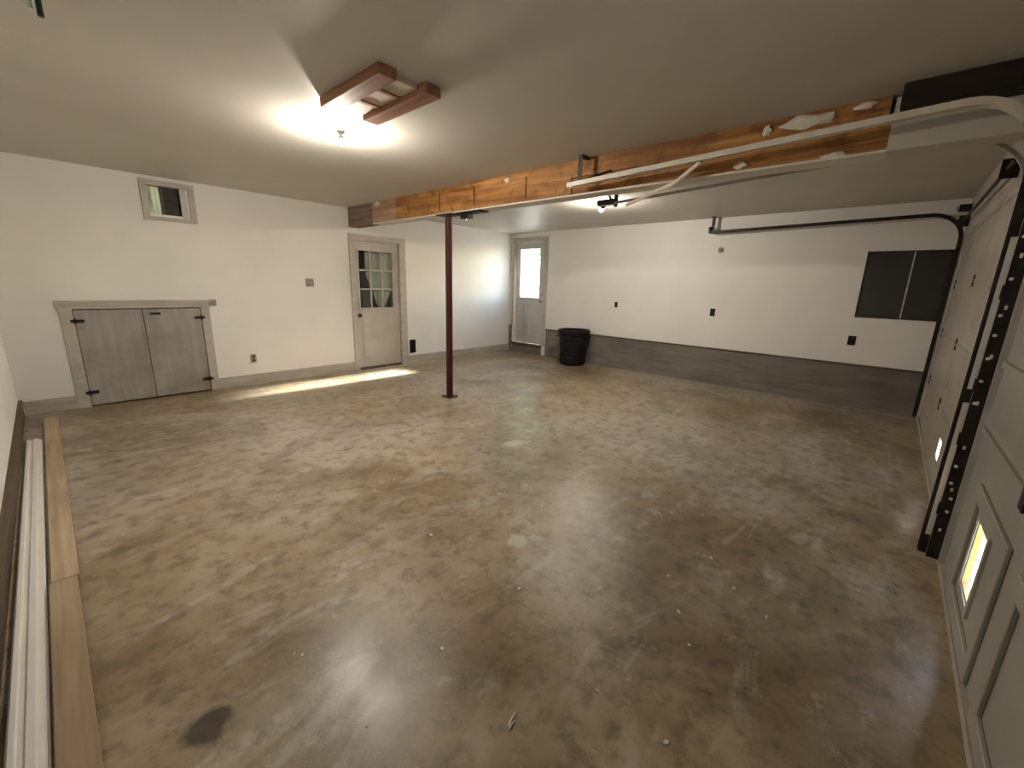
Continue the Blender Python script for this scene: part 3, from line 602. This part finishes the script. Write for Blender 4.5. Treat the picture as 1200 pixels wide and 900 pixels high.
for k in range(4):
    hl = [HX] if k == 0 else (WR if k == 3 else [])
    sec = link_mesh('door_section', panel(1, yi-0.015, yi, -0.246, 3.186, zs[k]+(0.005 if k else 0), zs[k+1]-0.003, hl), M['garage_near'], gd)
    if k == 0:
        for (a, c) in ((2.165, 2.885), (1.36, 1.99), (0.55, 1.18)):
            fr = panel(1, yi, yi+0.016, a, c, 0.045, 0.64, [(a+0.075, c-0.075, 0.12, 0.565)])
            link_mesh('panel_moulding', bevel(fr, 0.003, 1), M['garage_near'], sec)
        fr = panel(1, yi, yi+0.010, HX[0]-0.035, HX[1]+0.035, HX[2]-0.035, HX[3]+0.035, [HX]); link_mesh('hole_rim', fr, M['garage_near'], sec)
        jm = panel(1, yi-0.017, yi+0.004, HX[0], HX[1], HX[2], HX[3], [(HX[0]+0.008, HX[1]-0.008, HX[2]+0.008, HX[3]-0.008)]); L(link_mesh('hole_lining', jm, M['raw_edge'], sec), 'raw orange wood lining')
    elif k == 3:
        for (a, c, e, h_) in WR:
            link_mesh('pane', BM((a, c, yi-0.010, yi-0.006, e, h_)), M['glass'], sec)
    if k < 3:
        link_mesh('strut', BM((-0.246, 3.186, yi, yi+0.014, zs[k+1]-0.008, zs[k+1]+(0.010 if k == 0 else 0.026))), M['garage_near'], sec)
        for x in (0.5, 1.35, 2.18):
            link_mesh('hinge', BM((x-0.03, x+0.03, yi, yi+0.017, zs[k+1]-0.06, zs[k+1]+0.06)), M['steel'], sec)
link_mesh('bottom_seal', BM((-0.246, 3.186, yi+0.001, yi+0.020, 0.002, 0.038)), M['jamb'], gd)

# ------------------------------------------------------------------ trash can
cx, cy = 6.92, 4.60
o = root('trash_can', (cx, cy, 0), 'black plastic trash can standing by the concrete curb', 'trash can')
bm = bmesh.new(); prof = [(0.235, 0.0), (0.25, 0.012)]
for k in range(8):
    z = 0.05+k*0.075; prof += [(0.252+0.036*z/0.65, z), (0.256+0.036*z/0.65, z+0.012), (0.256+0.036*z/0.65, z+0.030), (0.252+0.036*z/0.65, z+0.042)]
prof += [(0.292, 0.655), (0.27, 0.655), (0.245, 0.04), (0.01, 0.035)]
lathe(bm, prof, (cx, cy, 0), 40); link_mesh('body', bm, M['black'], o, True)
bm = bmesh.new(); n = 40
lathe(bm, [(0.292, 0.60), (0.308, 0.605), (0.316, 0.67), (0.312, 0.688), (0.290, 0.690), (0.272, 0.675), (0.272, 0.655)], (cx, cy, 0), 40)
for fc in [fc for fc in bm.faces if len(fc.verts) == 40]: bm.faces.remove(fc)
link_mesh('rim', bm, M['black'], o, True)
dirv = Vector((-cy, cx, 0)).normalized()
for s in (-1, 1):
    c = Vector((cx, cy, 0.56))+dirv*s*0.285; tt = Vector((-dirv.y, dirv.x, 0))
    bm = bmesh.new(); tube(bm, [c-tt*0.07, c-tt*0.06+dirv*s*0.035, c+tt*0.06+dirv*s*0.035, c+tt*0.07], 0.012, 8); link_mesh('handle', bm, M['black'], o, True)

# ------------------------------------------------------------------ lumber on the floor along the left wall
def long_board(name, label, x0, x1, y0, y1, h_, mat, group=None):
    bm = bevel(BM((x0, x1, y0, y1, 0, h_)), 0.003, 1); o = link_mesh(name, bm, mat); return tag(o, label, 'board', group)
long_board('wood_plank', 'long brown wooden plank on floor reaching the back wall', -0.188, -0.092, 2.78, 6.24, 0.04, M['plank'])
long_board('wood_plank', 'darker brown wooden plank butted against the longer plank', -0.195, -0.098, 0.25, 2.775, 0.04, M['plank2'])
bm = bmesh.new()
prof = [(-0.302, 0), (-0.302, 0.020), (-0.296, 0.026), (-0.282, 0.026), (-0.277, 0.018), (-0.262, 0.018), (-0.257, 0.028), (-0.236, 0.030), (-0.231, 0.020), (-0.218, 0.020), (-0.212, 0.014), (-0.205, 0.012), (-0.205, 0)]
for ya, yb in ((0.35, 5.54),):
    A = [bm.verts.new((x, ya, z)) for x, z in prof]; B = [bm.verts.new((x, yb, z)) for x, z in prof]
    for i in range(len(prof)): bm.faces.new((A[i], A[(i+1) % len(prof)], B[(i+1) % len(prof)], B[i]))
    bm.faces.new(A); bm.faces.new(B[::-1])
bmesh.ops.recalc_face_normals(bm, faces=bm.faces[:])
tag(link_mesh('trim_moulding', bm, M['white_board']), 'long white grooved trim moulding lying beside the brown planks', 'moulding')

# ------------------------------------------------------------------ hook at the ceiling, strip and litter on the floor
o = root('storage_hook', (0.14, 2.66, H), 'dark green double storage hook hanging from the ceiling', 'hook')
link_mesh('mount', BM((0.09, 0.19, 2.63, 2.69, H-0.012, H)), M['hookwhite'], o)
for x in (0.112, 0.160):
    bm = bmesh.new(); tube(bm, [(x, 2.66, H-0.005), (x, 2.66, H-0.15 if x > 0.13 else H-0.11)], 0.010, 8); link_mesh('prong', bm, M['green'], o)
bm = bmesh.new(); tube(bm, [(0.136, 2.67, H-0.005), (0.136, 2.67, H-0.13)], 0.011, 8); L(link_mesh('shank', bm, M['hookwhite'], o), 'pale shank')
CH_POS = [(1.37, 1.856), (1.511, 1.664), (2.124, 1.589), (2.38, 1.366), (2.357, 1.183), (2.348, 0.568), (2.359, 0.533), (2.032, 0.651), (1.397, 1.164), (1.424, 1.136), (1.814, 0.512), (1.013, 1.319), (0.904, 1.162), (1.654, 0.406), (0.47, 1.579), (0.488, 1.548), (2.077, 0.195), (1.193, 0.318), (1.193, 0.585), (1.741, 1.345), (4.998, -0.066), (1.632, 1.969), (1.674, 2.643), (1.872, 1.973), (0.527, 1.102), (1.506, 0.967), (2.177, 0.363)]
for k, (x, y) in enumerate(CH_POS):
    rnd = random.Random(k+20); bm = bmesh.new(); n = rnd.randint(5, 7); s = rnd.uniform(0.006, 0.013); ph = rnd.uniform(0, 6.3); el = rnd.uniform(0.45, 0.9)
    ring = []
    for i in range(n):
        a = 2*math.pi*i/n; rr = s*rnd.uniform(0.75, 1.2); px, py = rr*math.cos(a), rr*el*math.sin(a)
        ring.append((x+px*math.cos(ph)-py*math.sin(ph), y+px*math.sin(ph)+py*math.cos(ph)))
    lo = [bm.verts.new((a, b_, 0.0)) for a, b_ in ring]; hi = [bm.verts.new((a, b_, 0.002+0.003*rnd.random())) for a, b_ in ring]
    bm.faces.new(hi); bm.faces.new(lo[::-1])
    for i in range(n): bm.faces.new((lo[i], lo[(i+1) % n], hi[(i+1) % n], hi[i]))
    tag(link_mesh('paint_chip', bm, M['chip']), 'tiny pale paint chip lying on the concrete floor', 'paint chip', 'paint chips scattered on the floor')
for k, (x, y, a, ln) in enumerate(((0.887, 0.748, 0.25, 0.055), (0.872, 0.735, 0.15, 0.035))):
    bm = bmesh.new(); tube(bm, [(x-ln/2*math.cos(a), y-ln/2*math.sin(a), 0.004), (x, y+0.002, 0.004), (x+ln/2*math.cos(a), y+ln/2*math.sin(a), 0.004)], 0.0035, 6)
    tag(link_mesh('wood_splinter', bm, M['chip']), 'longer pale splinter on floor of the close pair' if k == 0 else 'shorter pale splinter on floor of the close pair', 'splinter')

# ------------------------------------------------------------------ outdoors
bm = bmesh.new(); box(bm, -40, 60, -40, 60, -0.30, -0.14)
tag(link_mesh('ground', bm, M['ground']), 'pale sunlit driveway ground outside the garage', 'ground', kind=S)
bm = BM((X0, X1, Y0-3.0, Y0-0.14, -0.14, -0.02))
tag(link_mesh('path', bm, M['ground']), 'pale concrete apron outside the garage doors', 'apron', kind=S)
def tree(x, y, zc, rx, rz, label, seed, nleaf=900):
    rnd = random.Random(seed); o = root('tree', (x, y, -0.14), label, 'tree', 'trees outside the back door')
    bm = bmesh.new(); tube(bm, [(x, y, -0.14), (x+0.05, y, zc*0.5), (x, y+0.05, zc)], 0.10, 8); link_mesh('trunk', bm, M['bark'], o, True)
    bm = bmesh.new()
    for i in range(nleaf):
        v = Vector((rnd.gauss(0, 1), rnd.gauss(0, 1), rnd.gauss(0, 1))).normalized()*(0.55+0.45*rnd.random())
        c = Vector((x+v.x*rx, y+v.y*rx, zc+v.z*rz)); a = Vector((rnd.gauss(0, 1), rnd.gauss(0, 1), rnd.gauss(0, 1))).normalized(); b_ = a.cross(v).normalized()*0.09; a = a*0.14
        bm.faces.new([bm.verts.new(q) for q in (c-a, c-b_, c+a, c+b_)])
    tag(link_mesh('foliage', bm, M['leaf'], o), None, None, None, 'stuff')
tree(12.6, 11.9, 4.1, 2.3, 2.1, 'leafy green tree showing through the bright door window', 5, 2200)
tree(19.0, 17.6, 4.6, 2.3, 2.4, 'second leafy tree standing behind the first one outdoors', 6)
tree(13.0, 6.2, 5.05, 1.2, 0.85, 'added unseen leafy tree trimming the sun through the back door', 8, 1100)  # added tree out of view, placed to trim the sun patch indoors
